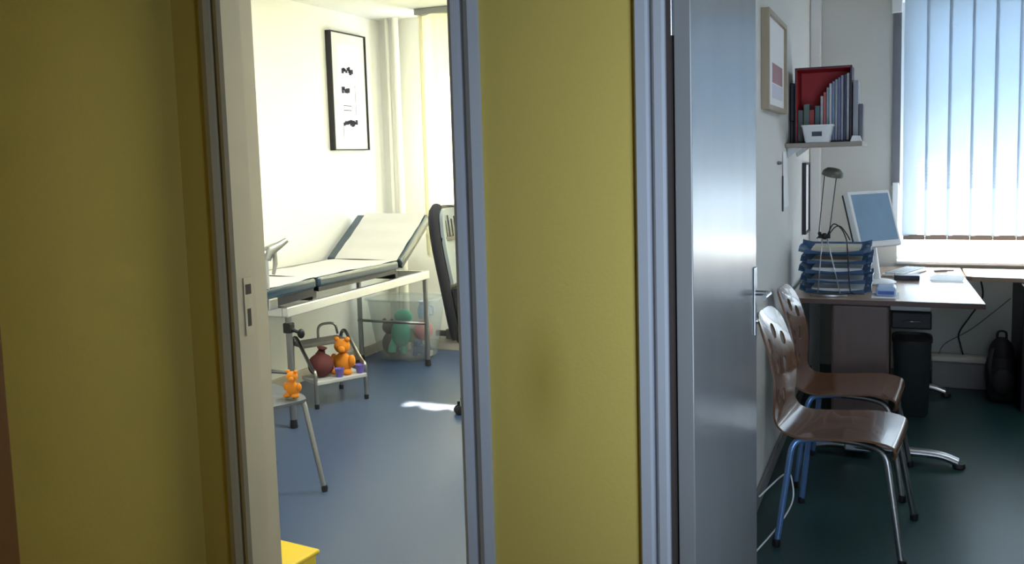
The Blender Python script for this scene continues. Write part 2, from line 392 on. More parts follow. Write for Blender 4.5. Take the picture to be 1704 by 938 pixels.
def pad(name, ya, za, yb, zb, th, m, under, hw=0.0):
    """upholstered section from (ya,za) to (yb,zb): bottom line of the pad; thickness th upwards"""
    d = Vector((0, yb - ya, zb - za)); L = d.length; a = math.atan2(d.z, d.y)
    Mx = Matrix.Translation((0, ya, za)) @ Matrix.Rotation(a, 4, 'X')
    bm = nb(); box(bm, XA - hw + .0, XB + hw, .006, L - .006, .012, th, .018, 3, M=Mx); p = obj(name, bm, m, t)
    bm = nb(); box(bm, XA + .02, XB - .015, .02, L - .02, -.035 if ya < 4 else -.014, .012, M=Mx); obj('base_board', bm, under, p)
    bm = nb(); n0 = [bm.verts]
    def sf(u, v):
        x = XA + .085 + u * (XB - XA - .105); y = v * L; q = th + .004 + .0025 * math.sin(9 * v + 5 * u) + .0015 * math.sin(23 * v)
        return Mx @ Vector((x, y, q))
    grid(bm, 14, 24, sf, .002); obj('paper_sheet', bm, M_SHEET, p)
    return p
pad('foot_section', 3.86, .775, 4.545, .785, .075, M_VINYL, M_VDARK)
pad('seat_section', 4.555, .785, 5.53, .775, .075, M_VINYL, M_VDARK)
pad('head_section', 5.575, .79, 6.03, 1.095, .075, M_VINYL, M_VDARK)
for x in (XA + .12, XB - .12):
    bm = nb(); tube(bm, [(x, 5.55, .74), (x, 5.75, .80), (x, 5.95, .99)], .012, 8); obj('lift_strut', bm, M_VDARK, t)
for y in (4.55, 5.54): obj('hinge_bracket', B(XA + .03, XB - .03, y - .02, y + .02, .72, .775), M_VDARK, t)
# clamp knob on the near leg
bm = nb(); tube(bm, [(XB - .02, 4.27, .60), (XB + .045, 4.285, .57)], .010, 10); ball(bm, (XB + .05, 4.29, .565), .022, 1, 1, 1.3); box(bm, XB - .045, XB + .005, 4.245, 4.295, .57, .63, .006)
obj('clamp_knob', bm, M_BLK, t)
# leg holder clamped at the foot end
bm = nb(); tube(bm, [(-3.30, 4.11, .76), (-3.30, 4.11, 1.04)], .013, 10); box(bm, -3.33, -3.262, 4.07, 4.15, .735, .80, .006)
lh = obj('leg_holder_post', bm, M_STEEL, t)
bm = nb(); tube(bm, [(-3.30, 4.11, 1.02), (-3.29, 4.13, 1.07), (-3.27, 4.20, 1.095), (-3.25, 4.24, 1.12)], [.028, .034, .022, .016], 12)
tube(bm, [(-3.31, 4.10, 1.05), (-3.36, 4.02, 1.09)], [.034, .02], 12)
tube(bm, [(-3.28, 4.165, 1.07), (-3.28, 4.165, .99), (-3.285, 4.15, .93)], [.014, .014, .009], 10)
obj('leg_holder_clamp', bm, mat('cast_grey_metal', (.42, .42, .38), .4, .8), lh)

# step stool
sa = R(61); U_ = Vector((math.cos(sa), math.sin(sa), 0)); V_ = Vector((-math.sin(sa), math.cos(sa), 0)); S0 = Vector((-3.398, 4.654, 0))
def sp_(u, v, z): return S0 + U_ * u + V_ * v + Vector((0, 0, z))
t = thing('step_stool', 'two-tread metal step stool with toys, standing under the couch', 'step stool', tuple(sp_(.18, .25, 0)))
Lw = .355
for u in (0, Lw):
    bm = nb(); tube(bm, rounded([sp_(u, 0, .012), sp_(u, 0, .235), sp_(u, .05, .25), sp_(u, .27, .43), sp_(u, .33, .40), sp_(u, .36, .012)], .04), .0125, 10)
    o = obj('side_frame', bm, M_DSTEEL, t)
    for v in (0, .36):
        bm = nb(); lathe(bm, [(.015, 0), (.016, .02), (.0135, .03)], tuple(sp_(u, v, 0)), 10); obj('rubber_foot', bm, M_BLK, o)
SM = Matrix.Translation(S0) @ Matrix.Rotation(sa, 4, 'Z')
bm = nb(); box(bm, .0, Lw, -.02, .21, .150, .178, .006, M=SM); o = obj('lower_tread', bm, mat('pale_tread', (.55, .56, .54), .5), t)
bm = nb(); box(bm, .012, Lw - .012, .20, .37, .355, .38, .006, M=SM); obj('upper_tread', bm, mat('grey_rubber_tread', (.25, .25, .26), .6), t)
bm = nb(); tube(bm, rounded([sp_(.20, .36, .37), sp_(.20, .36, .47), sp_(.33, .36, .47), sp_(.345, .36, .39)], .05), .009, 10); obj('grab_loop', bm, M_DSTEEL, t)
# toys on the stool
def plush(name, label, cat, c, s, m, M=None, group=None):
    t = thing(name, label, cat, c, group)
    c = Vector(c); bm = nb()
    ball(bm, c + Vector((0, 0, .055 * s)), .05 * s, 1, .8, 1.15); ball(bm, c + Vector((-.035 * s, -.02 * s, .012 * s)), .022 * s, 1.3, 1.3, .8); ball(bm, c + Vector((.035 * s, -.02 * s, .012 * s)), .022 * s, 1.3, 1.3, .8)
    ball(bm, c + Vector((-.055 * s, 0, .07 * s)), .02 * s, 1, 1, 1.6); ball(bm, c + Vector((.055 * s, 0, .07 * s)), .02 * s, 1, 1, 1.6)
    obj('plush_body', bm, m, t)
    bm = nb(); ball(bm, c + Vector((0, 0, .145 * s)), .043 * s, 1, .95, .9); ball(bm, c + Vector((-.033 * s, 0, .182 * s)), .014 * s); ball(bm, c + Vector((.033 * s, 0, .182 * s)), .014 * s); ball(bm, c + Vector((.02 * s, -.038 * s, .135 * s)), .018 * s)
    obj('plush_head', bm, m, t)
    return t
plush('plush_toy', 'orange plush toy sitting on the lower tread of the step stool', 'toy', tuple(sp_(.235, .08, .178)), 1.25, M_ORA)
bm = nb(); c = sp_(.09, .105, .178); prev = bm
ball(bm, c + Vector((0, 0, .075)), .085, 1, 1, .9); tube(bm, [c + Vector((0, 0, .14)), c + Vector((.01, 0, .17))], [.035, .022], 10); tube(bm, [c + Vector((.01, 0, .168)), c + Vector((.015, 0, .19))], [.014, .034], 10)
o = obj('toy_sack', bm, M_DRED); tag(o, 'dark red cloth bag of toys left of the orange plush on the stool', 'bag')
for (u, v, lb) in ((.17, .005, 'violet toy cup left of the orange plush feet'), (.32, .01, 'violet toy cup at the right end of the stool tread')):
    bm = nb(); lathe(bm, [(.022, 0), (.031, .055), (.033, .057), (.030, .058), (.020, .008)], tuple(sp_(u, v, .178)), 16); o = obj('toy_cup', bm, M_PUR); tag(o, lb, 'toy', 'violet toys on the step stool')

# clear toy bin
t = thing('storage_bin', 'large clear plastic bin full of toys beneath the couch head end', 'storage bin', (-3.58, 6.12, 0))
bm = nb(); cx, cy = -3.585, 6.14
def ringpts(hx, hy, z, n=32, p=4.):
    out = []
    for k in range(n):
        a = 2 * math.pi * k / n; c, s = math.cos(a), math.sin(a)
        out.append(Vector((cx + hx * math.copysign(abs(c) ** (2 / p), c), cy + hy * math.copysign(abs(s) ** (2 / p), s), z)))
    return out
def rings(bm, L, closed=True):
    rg = [[bm.verts.new(p) for p in q] for q in L]; n = len(rg[0])
    for i in range(len(rg) - 1):
        for k in range(n):
            f = bm.faces.new((rg[i][k], rg[i][(k + 1) % n], rg[i + 1][(k + 1) % n], rg[i + 1][k])); f.smooth = True
    bm.faces.new(rg[0][::-1])
    if closed: bm.faces.new(rg[-1])
rings(bm, [ringpts(.20, .13, .003), ringpts(.225, .15, .03), ringpts(.26, .175, .25), ringpts(.295, .195, .48), ringpts(.291, .191, .48), ringpts(.256, .171, .25), ringpts(.221, .146, .033), ringpts(.19, .12, .010)])
obj('bin_body', bm, M_CLEAR, t)
bm = nb(); rings(bm, [ringpts(.296, .196, .472), ringpts(.312, .212, .474), ringpts(.312, .212, .490), ringpts(.290, .190, .490), ringpts(.290, .190, .476)], False)
obj('bin_rim', bm, M_CLEAR, t)
def toy(name, lb, m, build):
    bm = nb(); build(bm); o = obj(name, bm, m); tag(o, lb, 'toy', 'toys in the clear bin')
toy('toy_dinosaur', 'sea green toy figure upright in the clear bin', M_GRN, lambda bm: (ball(bm, (-3.59, 6.05, .21), .085, 1, .55, 1.3), ball(bm, (-3.56, 6.045, .35), .066, 1.2, .7, .85), tube(bm, spline([(-3.65, 6.06, .15), (-3.66, 6.03, .10), (-3.66, 6.02, .06)]), [.03] * 12 + [.012], 10), tube(bm, [(-3.58, 6.06, .14), (-3.57, 6.06, .05)], .028, 10)))
toy('toy_ball', 'dull red toy ball right of the green figure in the bin', mat('pinkish_red_plastic', (.50, .12, .13), .5), lambda bm: ball(bm, (-3.415, 6.10, .235), .078))
toy('toy_truck', 'dark blue toy truck under the red ball in the bin', mat('navy_plastic', (.04, .09, .22), .45), lambda bm: (box(bm, -3.495, -3.375, 6.06, 6.14, .06, .12, .01), box(bm, -3.495, -3.44, 6.065, 6.135, .12, .155, .01), [lathe(bm, [(.02, -.006), (.02, .006)], (0, 0, 0), 14, M=Matrix.Translation((x, 6.052, .055)) @ Matrix.Rotation(R(90), 4, 'X')) for x in (-3.47, -3.40)]))
toy('teddy_bear', 'dark brown soft toy low at the left of the clear bin', mat('dark_brown_plush', (.07, .04, .025), .95), lambda bm: (ball(bm, (-3.725, 6.12, .11), .075, .9, 1, 1.3), ball(bm, (-3.73, 6.11, .245), .055), ball(bm, (-3.77, 6.11, .295), .018), ball(bm, (-3.70, 6.11, .295), .018)))
toy('toy_jug', 'white and pale blue toy jug on top in the clear bin', mat('pale_blue_plastic', (.45, .60, .85), .4), lambda bm: (lathe(bm, [(.045, 0), (.055, .05), (.05, .09), (.035, .12), (.042, .14), (.03, .13)], (-3.44, 6.17, .315), 18), tube(bm, rounded([(-3.39, 6.17, .42), (-3.355, 6.17, .42), (-3.355, 6.17, .35), (-3.39, 6.17, .35)], .02), .008, 8)))
toy('toy_block', 'cream toy block at the bottom right of the clear bin', mat('cream_plastic', (.66, .58, .44), .5), lambda bm: (box(bm, -3.47, -3.40, 6.15, 6.22, .012, .055, .006), [lathe(bm, [(.009, 0), (.009, .006)], (x, 6.185, .055), 10) for x in (-3.45, -3.42)]))
toy('toy_drum', 'grey-green toy drum at the back left of the clear bin', mat('olive_plastic', (.16, .20, .13), .5), lambda bm: (lathe(bm, [(.06, 0), (.064, .01), (.06, .02), (.06, .09), (.064, .10), (.06, .11)], (-3.60, 6.22, .12), 20),))

# office chair (mostly hidden behind the door jamb)
t = thing('office_chair', 'black high-backed swivel chair with grey mesh back by the bright curtain', 'office chair', (-2.20, 5.03, 0))
def backprof(s):     # side profile of the backrest, s 0 bottom .. 1 top
    pts = [(-2.50, .47), (-2.52, .60), (-2.545, .76), (-2.585, .96), (-2.615, 1.12), (-2.630, 1.27)]
    q = s * (len(pts) - 1); i = min(int(q), len(pts) - 2); f = q - i
    P_ = [Vector((*p, 0)) for p in pts]
    p0, p1, p2, p3 = P_[max(i - 1, 0)], P_[i], P_[i + 1], P_[min(i + 2, 5)]
    v = .5 * (2 * p1 + (p2 - p0) * f + (2 * p0 - 5 * p1 + 4 * p2 - p3) * f * f + (3 * p1 - p0 - 3 * p2 + p3) * f ** 3)
    return v.x, v.y
def hw_(s): return .245 - .03 * (2 * s - 1) ** 2 - (.05 * max(0, (s - .9) / .1) ** 2)
def bf(s0, s1, inset, dx, bow=.035):
    def f(u, v):
        s = s0 + (s1 - s0) * v; x, z = backprof(s); y = (2 * u - 1)
        return Vector((x + dx + bow * y * y, 5.03 + y * (hw_(s) - inset), z))
    return f
bm = nb(); grid(bm, 16, 24, bf(0, 1, 0, -.035), .03); bk = obj('backrest', bm, M_BLK, t)
for sgn in (-1, 1):
    bm = nb(); pts = []; 
    for i in range(21):
        s = i / 20; x, z = backprof(s); pts.append((x + .03, 5.03 + sgn * (hw_(s) - .005), z))
    tube(bm, pts, .026, 10, flat=(1.3, 1.)); obj('side_bolster', bm, M_BLKF, bk)
bm = nb(); grid(bm, 14, 20, bf(.44, .97, .04, .018), .02); obj('mesh_panel', bm, M_MESH, bk)
bm = nb()
for k in range(9):
    y = 4.835 + k * .04; x, z = backprof(.86); x2, z2 = backprof(.74); hh = (.02, .045, .03, .06, .035, .05, .03, .045, .02)[k]
    prism(bm, [(y, z2), (y + .02, z2), (y + .012, z2 + .08 + hh), (y + .007, z2 + .08 + hh)], lambda u, v, w: Vector((w + .048 - (v - z2) * .15, u, v)), x2, x2 + .006)
box(bm, x2 + .046, x2 + .058, 4.83, 5.22, z2 - .015, z2 + .01, .003)
obj('lumbar_strap', bm, M_BLK, bk)
bm = nb(); grid(bm, 14, 12, bf(.0, .42, .01, .05, .02), .055); obj('lower_pad', bm, M_BLKF, bk)
bm = nb(); box(bm, -2.47, -1.96, 4.79, 5.27, .44, .53, .03, 3); obj('seat', bm, M_BLKF, t)
for y in (4.745, 5.315):
    bm = nb(); box(bm, -2.40, -2.12, y - .03, y + .03, .69, .72, .01); tube(bm, [(-2.25, y, .69), (-2.25, y, .47), (-2.25, 5.03 + (y - 5.03) * .5, .45)], .014, 8); obj('armrest', bm, M_BLK, t)
bm = nb(); tube(bm, [(-2.2, 5.03, .10), (-2.2, 5.03, .44)], .028, 14); obj('gas_column', bm, M_BLK, t)
bm = nb()
for k in range(5):
    a = R(219 + 72 * k); tube(bm, [(-2.2, 5.03, .125), (-2.2 + .14 * math.cos(a), 5.03 + .14 * math.sin(a), .115), (-2.2 + .33 * math.cos(a), 5.03 + .33 * math.sin(a), .085)], [.035, .028, .018], 10)
o = obj('star_base', bm, M_BLK, t)
for k in range(5):
    a = R(219 + 72 * k); c = Vector((-2.2 + .345 * math.cos(a), 5.03 + .345 * math.sin(a), 0)); bm = nb()
    for s in (-1, 1):
        lathe(bm, [(.018, -.008), (.029, -.006), (.029, .006), (.018, .008)], (0, 0, 0), 16, M=Matrix.Translation(c + Vector((-math.sin(a) * s * .014, math.cos(a) * s * .014, .029))) @ Matrix.Rotation(a, 4, 'Z') @ Matrix.Rotation(R(90), 4, 'X'))
    tube(bm, [c + Vector((0, 0, .035)), c + Vector((0, 0, .085))], .010, 8)
    obj('caster', bm, M_BLK, o)

# visitor chair with grey seat, half hidden by the jamb
ca = R(155); t = thing('stacking_chair', 'grey-seated stacking chair with tubular steel legs left in the cream room', 'chair', (-2.84, 3.34, 0))
CM = Matrix.Translation((-2.84, 3.34, 0)) @ Matrix.Rotation(ca - R(180), 4, 'Z')
bm = nb()
def gs(u, v):
    x = (2 * u - 1); y = (2 * v - 1); cr_ = 1 - .06 * (x ** 6) * (y ** 6)
    return CM @ Vector((x * .215 * cr_, y * .215 * cr_, .462 - .012 * (1 - x * x) * (1 - y * y) - .014 * max(0, x) ** 4))
grid(bm, 20, 20, gs, .016); obj('seat', bm, mat('grey_seat_plastic', (.13, .14, .155), .4), t)
for sx, sy in ((1, 1), (1, -1), (-1, 1), (-1, -1)):
    bm = nb(); tube(bm, [CM @ Vector(p) for p in rounded([(sx * .08, sy * .19, .435), (sx * .18, sy * .20, .44), (sx * .255, sy * .245, .012)], .04)], .0125, 10); l = obj('leg', bm, M_DSTEEL, t)
    bm = nb(); lathe(bm, [(.014, 0), (.016, .02), (.013, .03)], tuple(CM @ Vector((sx * .257, sy * .246, 0))), 10); obj('foot_cap', bm, M_BLK, l)
bm = nb()
def gb(u, v):
    x = (2 * u - 1); return CM @ Vector((-.20 - .10 * v - .03 * (1 - x * x), x * .20 * (1 - .08 * v ** 6), .56 + .26 * v))
grid(bm, 14, 10, gb, .014); obj('backrest', bm, MATS['grey_seat_plastic'], t)
for sy in (-1, 1):
    bm = nb(); tube(bm, [CM @ Vector(p) for p in ((-.15, sy * .19, .43), (-.20, sy * .19, .50), (-.30, sy * .185, .78))], .0115, 10); obj('back_tube', bm, M_DSTEEL, t)
o = plush('plush_toy', 'small orange soft toy on the corner of the grey chair seat', 'toy', tuple(CM @ Vector((.165, .155, .4625))), .66, M_ORA)

# yellow box on the floor
t = thing('yellow_box', 'low yellow plastic box on the floor just inside the left doorway', 'box', (-2.2, 2.66, 0))
YM = Matrix.Translation((-2.21, 2.605, 0)) @ Matrix.Rotation(R(-6), 4, 'Z')
bm = nb(); box(bm, -.17, .17, -.14, .14, 0, .075, .012, 3, M=YM); obj('box_body', bm, M_YB, t)
bm = nb(); box(bm, -.18, .18, -.15, .15, .073, .092, .008, 3, M=YM); obj('box_lid', bm, M_YB, t)
# low dark cable duct near the bright wall foot
bm = nb(); box(bm, -3.50, -2.6, 6.452, 6.478, .12, .165, .004); box(bm, -3.40, -3.30, 6.44, 6.478, .10, .18, .006); o = obj('cable_duct', bm, mat('dark_duct_plastic', (.08, .075, .07), .5)); tag(o, 'dark cable duct low on the cream wall behind the office chair', 'cable duct')

# ================================================================ RIGHT ROOM
# plywood chairs with punched backs
def shell(name, mt, parent):
    # side profile (x forward, z up), s from seat front edge to top of back
    prof = spline([(.215, .405), (.222, .428), (.205, .446), (.12, .450), (-.02, .440), (-.13, .437), (-.195, .455), (-.225, .50), (-.238, .58), (-.255, .70), (-.290, .82), (-.315, .90)], 10)
    L = [0]
    for i in range(1, len(prof)): L.append(L[-1] + (prof[i] - prof[i - 1]).length if hasattr(prof[i], 'length') else 0)
    return prof, L
def make_chair(label):
    t = thing('plywood_chair', label, 'chair', (0, 0, 0), 'brown plywood chairs with punched backs')
    pr = spline([Vector((x, 0, z)) for x, z in [(.208, .375), (.226, .408), (.208, .442), (.12, .452), (-.02, .440), (-.13, .437), (-.195, .455), (-.225, .50), (-.235, .58), (-.250, .70), (-.285, .82), (-.315, .90)]], 12)
    cum = [0]
    for i in range(1, len(pr)): cum.append(cum[-1] + (pr[i] - pr[i - 1]).length)
    T = cum[-1]
    def at(s):
        for i in range(1, len(cum)):
            if cum[i] >= s: f = (s - cum[i - 1]) / (cum[i] - cum[i - 1]); return pr[i - 1].lerp(pr[i], f)
        return pr[-1].copy()
    def half(s):
        base = .215 + .0 * s - .035 * max(0, (s - .45) / (T - .45))
        if .40 < s < .62: base -= .02 * math.sin((s - .40) / .22 * math.pi)
        r0, r1 = .06, .10
        if s < r0: base -= r0 - math.sqrt(max(0, r0 * r0 - (r0 - s) ** 2))
        if s > T - r1: base -= r1 - math.sqrt(max(0, r1 * r1 - (s - (T - r1)) ** 2))
        return base
    holes = [(T - .10, .03, .033, .028), (T - .145, -.085, .033, .028), (T - .145, .115, .030, .024), (T - .25, -.03, .033, .028), (T - .25, .08, .033, .028), (T - .35, -.09, .03, .024), (T - .37, .02, .03, .024)]
    NS, NW = 150, 56
    C2 = [[(T * i / NS, (2 * j / NW - 1) * half(T * i / NS)) for j in range(NW + 1)] for i in range(NS + 1)]
    def inside(s, w_):
        for h in holes:
            if ((s - h[0]) / h[2]) ** 2 + ((w_ - h[1]) / h[3]) ** 2 < 1: return h
        return None
    dead = set(); edge = {}
    for i in range(NS):
        for j in range(NW):
            cs = sum(C2[a][b][0] for a in (i, i + 1) for b in (j, j + 1)) / 4; cw = sum(C2[a][b][1] for a in (i, i + 1) for b in (j, j + 1)) / 4
            h = inside(cs, cw)
            if h:
                dead.add((i, j))
                for a in (i, i + 1):
                    for b in (j, j + 1): edge.setdefault((a, b), h)
    for (a, b), h in edge.items():
        cells = [(a - 1, b - 1), (a - 1, b), (a, b - 1), (a, b)]
        if all(c in dead for c in cells): continue
        s, w_ = C2[a][b]; q = math.sqrt(((s - h[0]) / h[2]) ** 2 + ((w_ - h[1]) / h[3]) ** 2) or 1
        C2[a][b] = (h[0] + (s - h[0]) / q, h[1] + (w_ - h[1]) / q)
    def pos(i, j):
        s, w_ = C2[i][j]; p = at(max(0, min(T, s))); b = 0
        bow = .022 * (w_ / .2) ** 2
        if s > .52: return Vector((p.x + bow * min(1, (s - .52) / .15), w_, p.z))
        return Vector((p.x, w_, p.z + .35 * bow * math.sin(min(1, s / .5) * math.pi)))
    bm = nb(); V = [[bm.verts.new(pos(i, j)) for j in range(NW + 1)] for i in range(NS + 1)]; fs = []
    for i in range(NS):
        for j in range(NW):
            if (i, j) in dead: continue
            f = bm.faces.new((V[i][j], V[i + 1][j], V[i + 1][j + 1], V[i][j + 1])); f.smooth = True; fs.append(f)
    bmesh.ops.delete(bm, geom=[v for v in bm.verts if not v.link_faces], context='VERTS')
    bmesh.ops.recalc_face_normals(bm, faces=bm.faces); bmesh.ops.solidify(bm, geom=list(bm.faces), thickness=.0085)
    obj('seat_shell', bm, M_WOOD, t)
    for sy in (-1, 1):
        bm = nb(); tube(bm, rounded([(-.10, sy * .12, .422), (.10, sy * .15, .425), (.185, sy * .185, .415), (.250, sy * .245, .012)], .05), .0125, 12); l = obj('leg', bm, M_DSTEEL, t)
        bm = nb(); lathe(bm, [(.014, 0), (.017, .004), (.016, .03)], (.2515, sy * .2455, 0), 10); obj('foot_cap', bm, M_BLK, l)
        bm = nb(); tube(bm, rounded([(.02, sy * .12, .424), (-.10, sy * .155, .422), (-.155, sy * .195, .415), (-.205, sy * .245, .012)], .05), .0125, 12); l = obj('leg', bm, M_BLUEM, t); 
        l['label'] = 'blue-grey rear leg'
        bm = nb(); lathe(bm, [(.014, 0), (.017, .004), (.016, .03)], (-.206, sy * .2455, 0), 10); obj('foot_cap', bm, M_BLK, l)
    for x in (-.10, .10):
        bm = nb(); tube(bm, [(x, -.14, .420), (x, .14, .420)], .011, 8); obj('seat_support', bm, M_DSTEEL, t)
    return t
ch = make_chair('nearer brown plywood chair with oval holes in its back, beside the door'); ch.location = (-.205, 3.77, 0); ch.rotation_euler = (0, 0, R(-5.5))
dup(ch, (-.21, 4.45, 0), R(-4), 'farther brown plywood chair, between the nearer chair and the desk')

# desk seen from its end: T-legs
HZ = .765
t = thing('desk', 'light laminate desk with brown edge and T-shaped steel legs', 'desk', (-.06, 5.6, 0))
poly = [(-.545, 4.98), (.395, 4.975), (.385, 5.3), (.36, 6.0), (.36, 6.465), (-.545, 6.465)]
bm = nb(); prism(bm, poly, lambda u, v, w: Vector((u, v, w)), HZ - .026, HZ - .001); o = obj('desk_top', bm, M_DEDGE, t)
bm = nb(); prism(bm, [(x + (.002 if x < 0 else -.002), y + (.002 if y < 5.1 else -.002)) for x, y in poly], lambda u, v, w: Vector((u, v, w)), HZ - .001, HZ + .001); obj('laminate_surface', bm, M_DESK, o)
for yy, ln in ((5.0, 1), (6.1, 2)):
    bm = nb(); box(bm, -.33, -.045, yy + .0, yy + .055, .05, HZ - .03, .015, 3); cl = obj('leg_column', bm, M_COLU, t)
    yb = yy - .27 if ln == 1 else yy
    bm = nb(); tube(bm, spline([(-.42, yb + .04, .03), (-.30, yb + .04, .055), (0, yb, .06), (.18, yb, .055), (.27, yb - .005, .03)]), [.022] * 25, 12, flat=(.9, 1.3)); 
    if ln == 1: box(bm, -.25, -.12, yb, yy + .05, .03, .075, .01)
    ft = obj('leg_foot', bm, M_STEEL, cl)
    for gx, gy in ((.275, yb - .005), (-.42, yb + .04)):
        bm = nb(); lathe(bm, [(.026, 0), (.03, .006), (.026, .025)], (gx, gy, 0), 14); obj('glide', bm, M_BLK, ft)
bm = nb(); box(bm, -.22, -.15, 5.05, 6.1, .66, .72, .005); obj('cross_beam', bm, M_STEEL, t)
bm = nb(); box(bm, -.045, .16, 5.35, 5.80, .655, .735, .006); obj('white_tray_shelf', bm, M_WHITE, t)
dr = obj('drawer', B(-.04, .165, 5.34, 5.85, .555, .65, bev=.008), M_BLK, t)
bm = nb(); tube(bm, [(.02, 5.33, .60), (.11, 5.33, .60)], .005, 8); obj('drawer_handle', bm, M_STEEL, dr)

# waste bin
t = thing('waste_bin', 'tall dark green-grey bin under the desk behind the leg column', 'waste bin', (.07, 5.72, 0))
cx, cy = .072, 5.70
bm = nb(); rings(bm, [ringpts(.085, .12, 0), ringpts(.09, .125, .01), ringpts(.105, .15, .44), ringpts(.100, .145, .44), ringpts(.085, .12, .02)]); obj('bin_body', bm, mat('green_grey_plastic', (.02, .032, .032), .5), t)
bm = nb(); rings(bm, [ringpts(.105, .150, .430), ringpts(.110, .155, .432), ringpts(.110, .155, .445), ringpts(.100, .145, .445), ringpts(.100, .145, .436)], False); obj('bin_rim', bm, M_BLK, t)

# second worktop along the window, curved front, black panel leg
t = thing('side_table', 'curved-edge pale worktop under the window with a black panel leg', 'table', (1.2, 6.15, 0))
pts = [(.372, 6.44), (.372, 6.04)] + [(p.x, p.y) for p in spline([(.40, 6.02, 0), (.55, 6.0, 0), (.75, 5.98, 0), (1.0, 5.93, 0), (1.3, 5.75, 0), (1.55, 5.5, 0)], 6)] + [(2.1, 5.5), (2.1, 6.44)]
bm = nb(); prism(bm, pts, lambda u, v, w: Vector((u, v, w)), HZ - .025, HZ); obj('table_top', bm, M_DESK, t)
obj('panel_leg', B(.655, .70, 5.86, 6.40, 0, HZ - .026, bev=.004), mat('black_laminate', (.015, .013, .022), .5), t)
obj('panel_leg', B(2.0, 2.045, 5.60, 6.40, 0, HZ - .026, bev=.004), MATS['black_laminate'], t)

# letter trays
TX0, TX1, TY0, TY1 = -.500, -.150, 5.17, 5.44
def make_tray(z, lb):
    t = thing('letter_tray', lb, 'letter tray', ((TX0 + TX1) / 2, (TY0 + TY1) / 2, z), 'stacked blue letter trays')
    bm = nb()
    def tf(u, v):
        a = 2 * u - 1; x = (TX0 + TX1) / 2 + a * (TX1 - TX0) / 2
        e = max(0, abs(a) - .74) / .26
        front = .022 * math.cos(a * math.pi / 2) * max(0, 1 - v * 6)
        back = .040 * max(0, v - .90) / .10
        x += math.copysign(.012 * e, a)
        return Vector((x, TY0 + v * (TY1 - TY0), z + .004 + .036 * e ** 1.2 * (.35 + .65 * min(1, v * 4, (1 - v) * 4)) + front * .0 + back))
    grid(bm, 40, 20, tf, .003); b = obj('tray_body', bm, M_BLUET, t)
    bm = nb()
    def lf_(u, v):
        a = 2 * u - 1; x = (TX0 + TX1) / 2 + a * (TX1 - TX0) / 2 * .86
        return Vector((x, TY0 - .006 * v, z + .004 + (.024 - .014 * math.cos(a * math.pi / 2)) * v))
    grid(bm, 24, 3, lf_, .003); obj('front_lip', bm, M_BLUET, b)
    for x in (TX0 + .005, TX1 - .005):
        for y in (TY0 + .03, TY1 - .03): obj('stacking_pin', B(x - .007, x + .007, y - .007, y + .007, z + .040, z + .0535), M_BLUET, b)
    return t
pos_ = ('bottom letter tray of the blue stack, resting on the desk', 'second blue letter tray from the bottom of the stack', 'middle blue letter tray of the five in the stack', 'second blue letter tray from the top of the stack', 'topmost blue letter tray of the stack, under the cables')
mats_p = [M_PAPER, mat('greyish_paper', (.45, .48, .55), .8), M_PAPER, mat('buff_paper', (.50, .46, .36), .8), mat('beige_paper', (.60, .56, .46), .8)]
tr0 = make_tray(HZ + .001, pos_[0])
pp = ('loose papers in the bottom letter tray', 'papers in the second letter tray from the bottom', 'papers in the middle letter tray', 'papers in the second letter tray from the top', 'beige paper pile in the topmost letter tray')
for k in range(5):
    z = HZ + .001 + .0535 * k
    if k: dup(tr0, ((TX0 + TX1) / 2 + (.006 if k % 2 else -.004), (TY0 + TY1) / 2, z), None, pos_[k])
    bm = nb(); th = (.018, .014, .024, .016, .03)[k]
    for q in range(3):
        box(bm, TX0 + .045 + .006 * q, TX1 - .045 + .008 * q - .004 * k, TY0 + .01 + .004 * q, TY1 - .04, z + .008 + th * q / 3, z + .008 + th * (q + 1) / 3 - .0006)
    tag(obj('paper_pile', bm, mats_p[k]), pp[k], 'papers', 'papers lying in the letter trays')

# halogen desk lamp: foot, diverging lower rods, joint, upper rods, head
t = thing('desk_lamp', 'thin-rod halogen desk lamp with oval head standing by the letter trays', 'lamp', (-.35, 5.13, HZ))
yl = 5.12
bm = nb(); lathe(bm, [(.085, 0), (.088, .004), (.085, .012), (.03, .018)], (-.35, 5.08, HZ + .001), 28, 1.1, .55); obj('lamp_base', bm, M_DSTEEL, t)
for a, b in (((-.405, 5.08), (-.385, yl)), ((-.29, 5.08), (-.365, yl))):
    bm = nb(); tube(bm, [(a[0], a[1], HZ + .012), (b[0], b[1], 1.085)], .003, 8); obj('lower_rod', bm, M_STEEL, t)
bm = nb(); tube(bm, [(-.405, yl, 1.085), (-.345, yl, 1.085)], .012, 10); ball(bm, (-.375, yl, 1.085), .018); ball(bm, (-.40, yl, 1.10), .010); obj('joint', bm, M_BLK, t)
for a, b in (((-.405, yl, 1.09), (-.375, yl, 1.43)), ((-.352, yl, 1.09), (-.315, yl - .02, 1.405))):
    bm = nb(); tube(bm, [a, b], .0025, 8); obj('upper_rod', bm, M_BLK, t)
bm = nb(); lathe(bm, [(.012, .03), (.035, .028), (.052, .012), (.056, -.008), (.052, -.012), (.03, .0)], (0, 0, 0), 24, M=Matrix.Translation((-.335, yl, 1.42)) @ Matrix.Rotation(R(12), 4, 'Y') @ Matrix.Rotation(R(8), 4, 'X')); obj('lamp_head', bm, mat('olive_grey_metal', (.14, .14, .11), .4, .5), t)
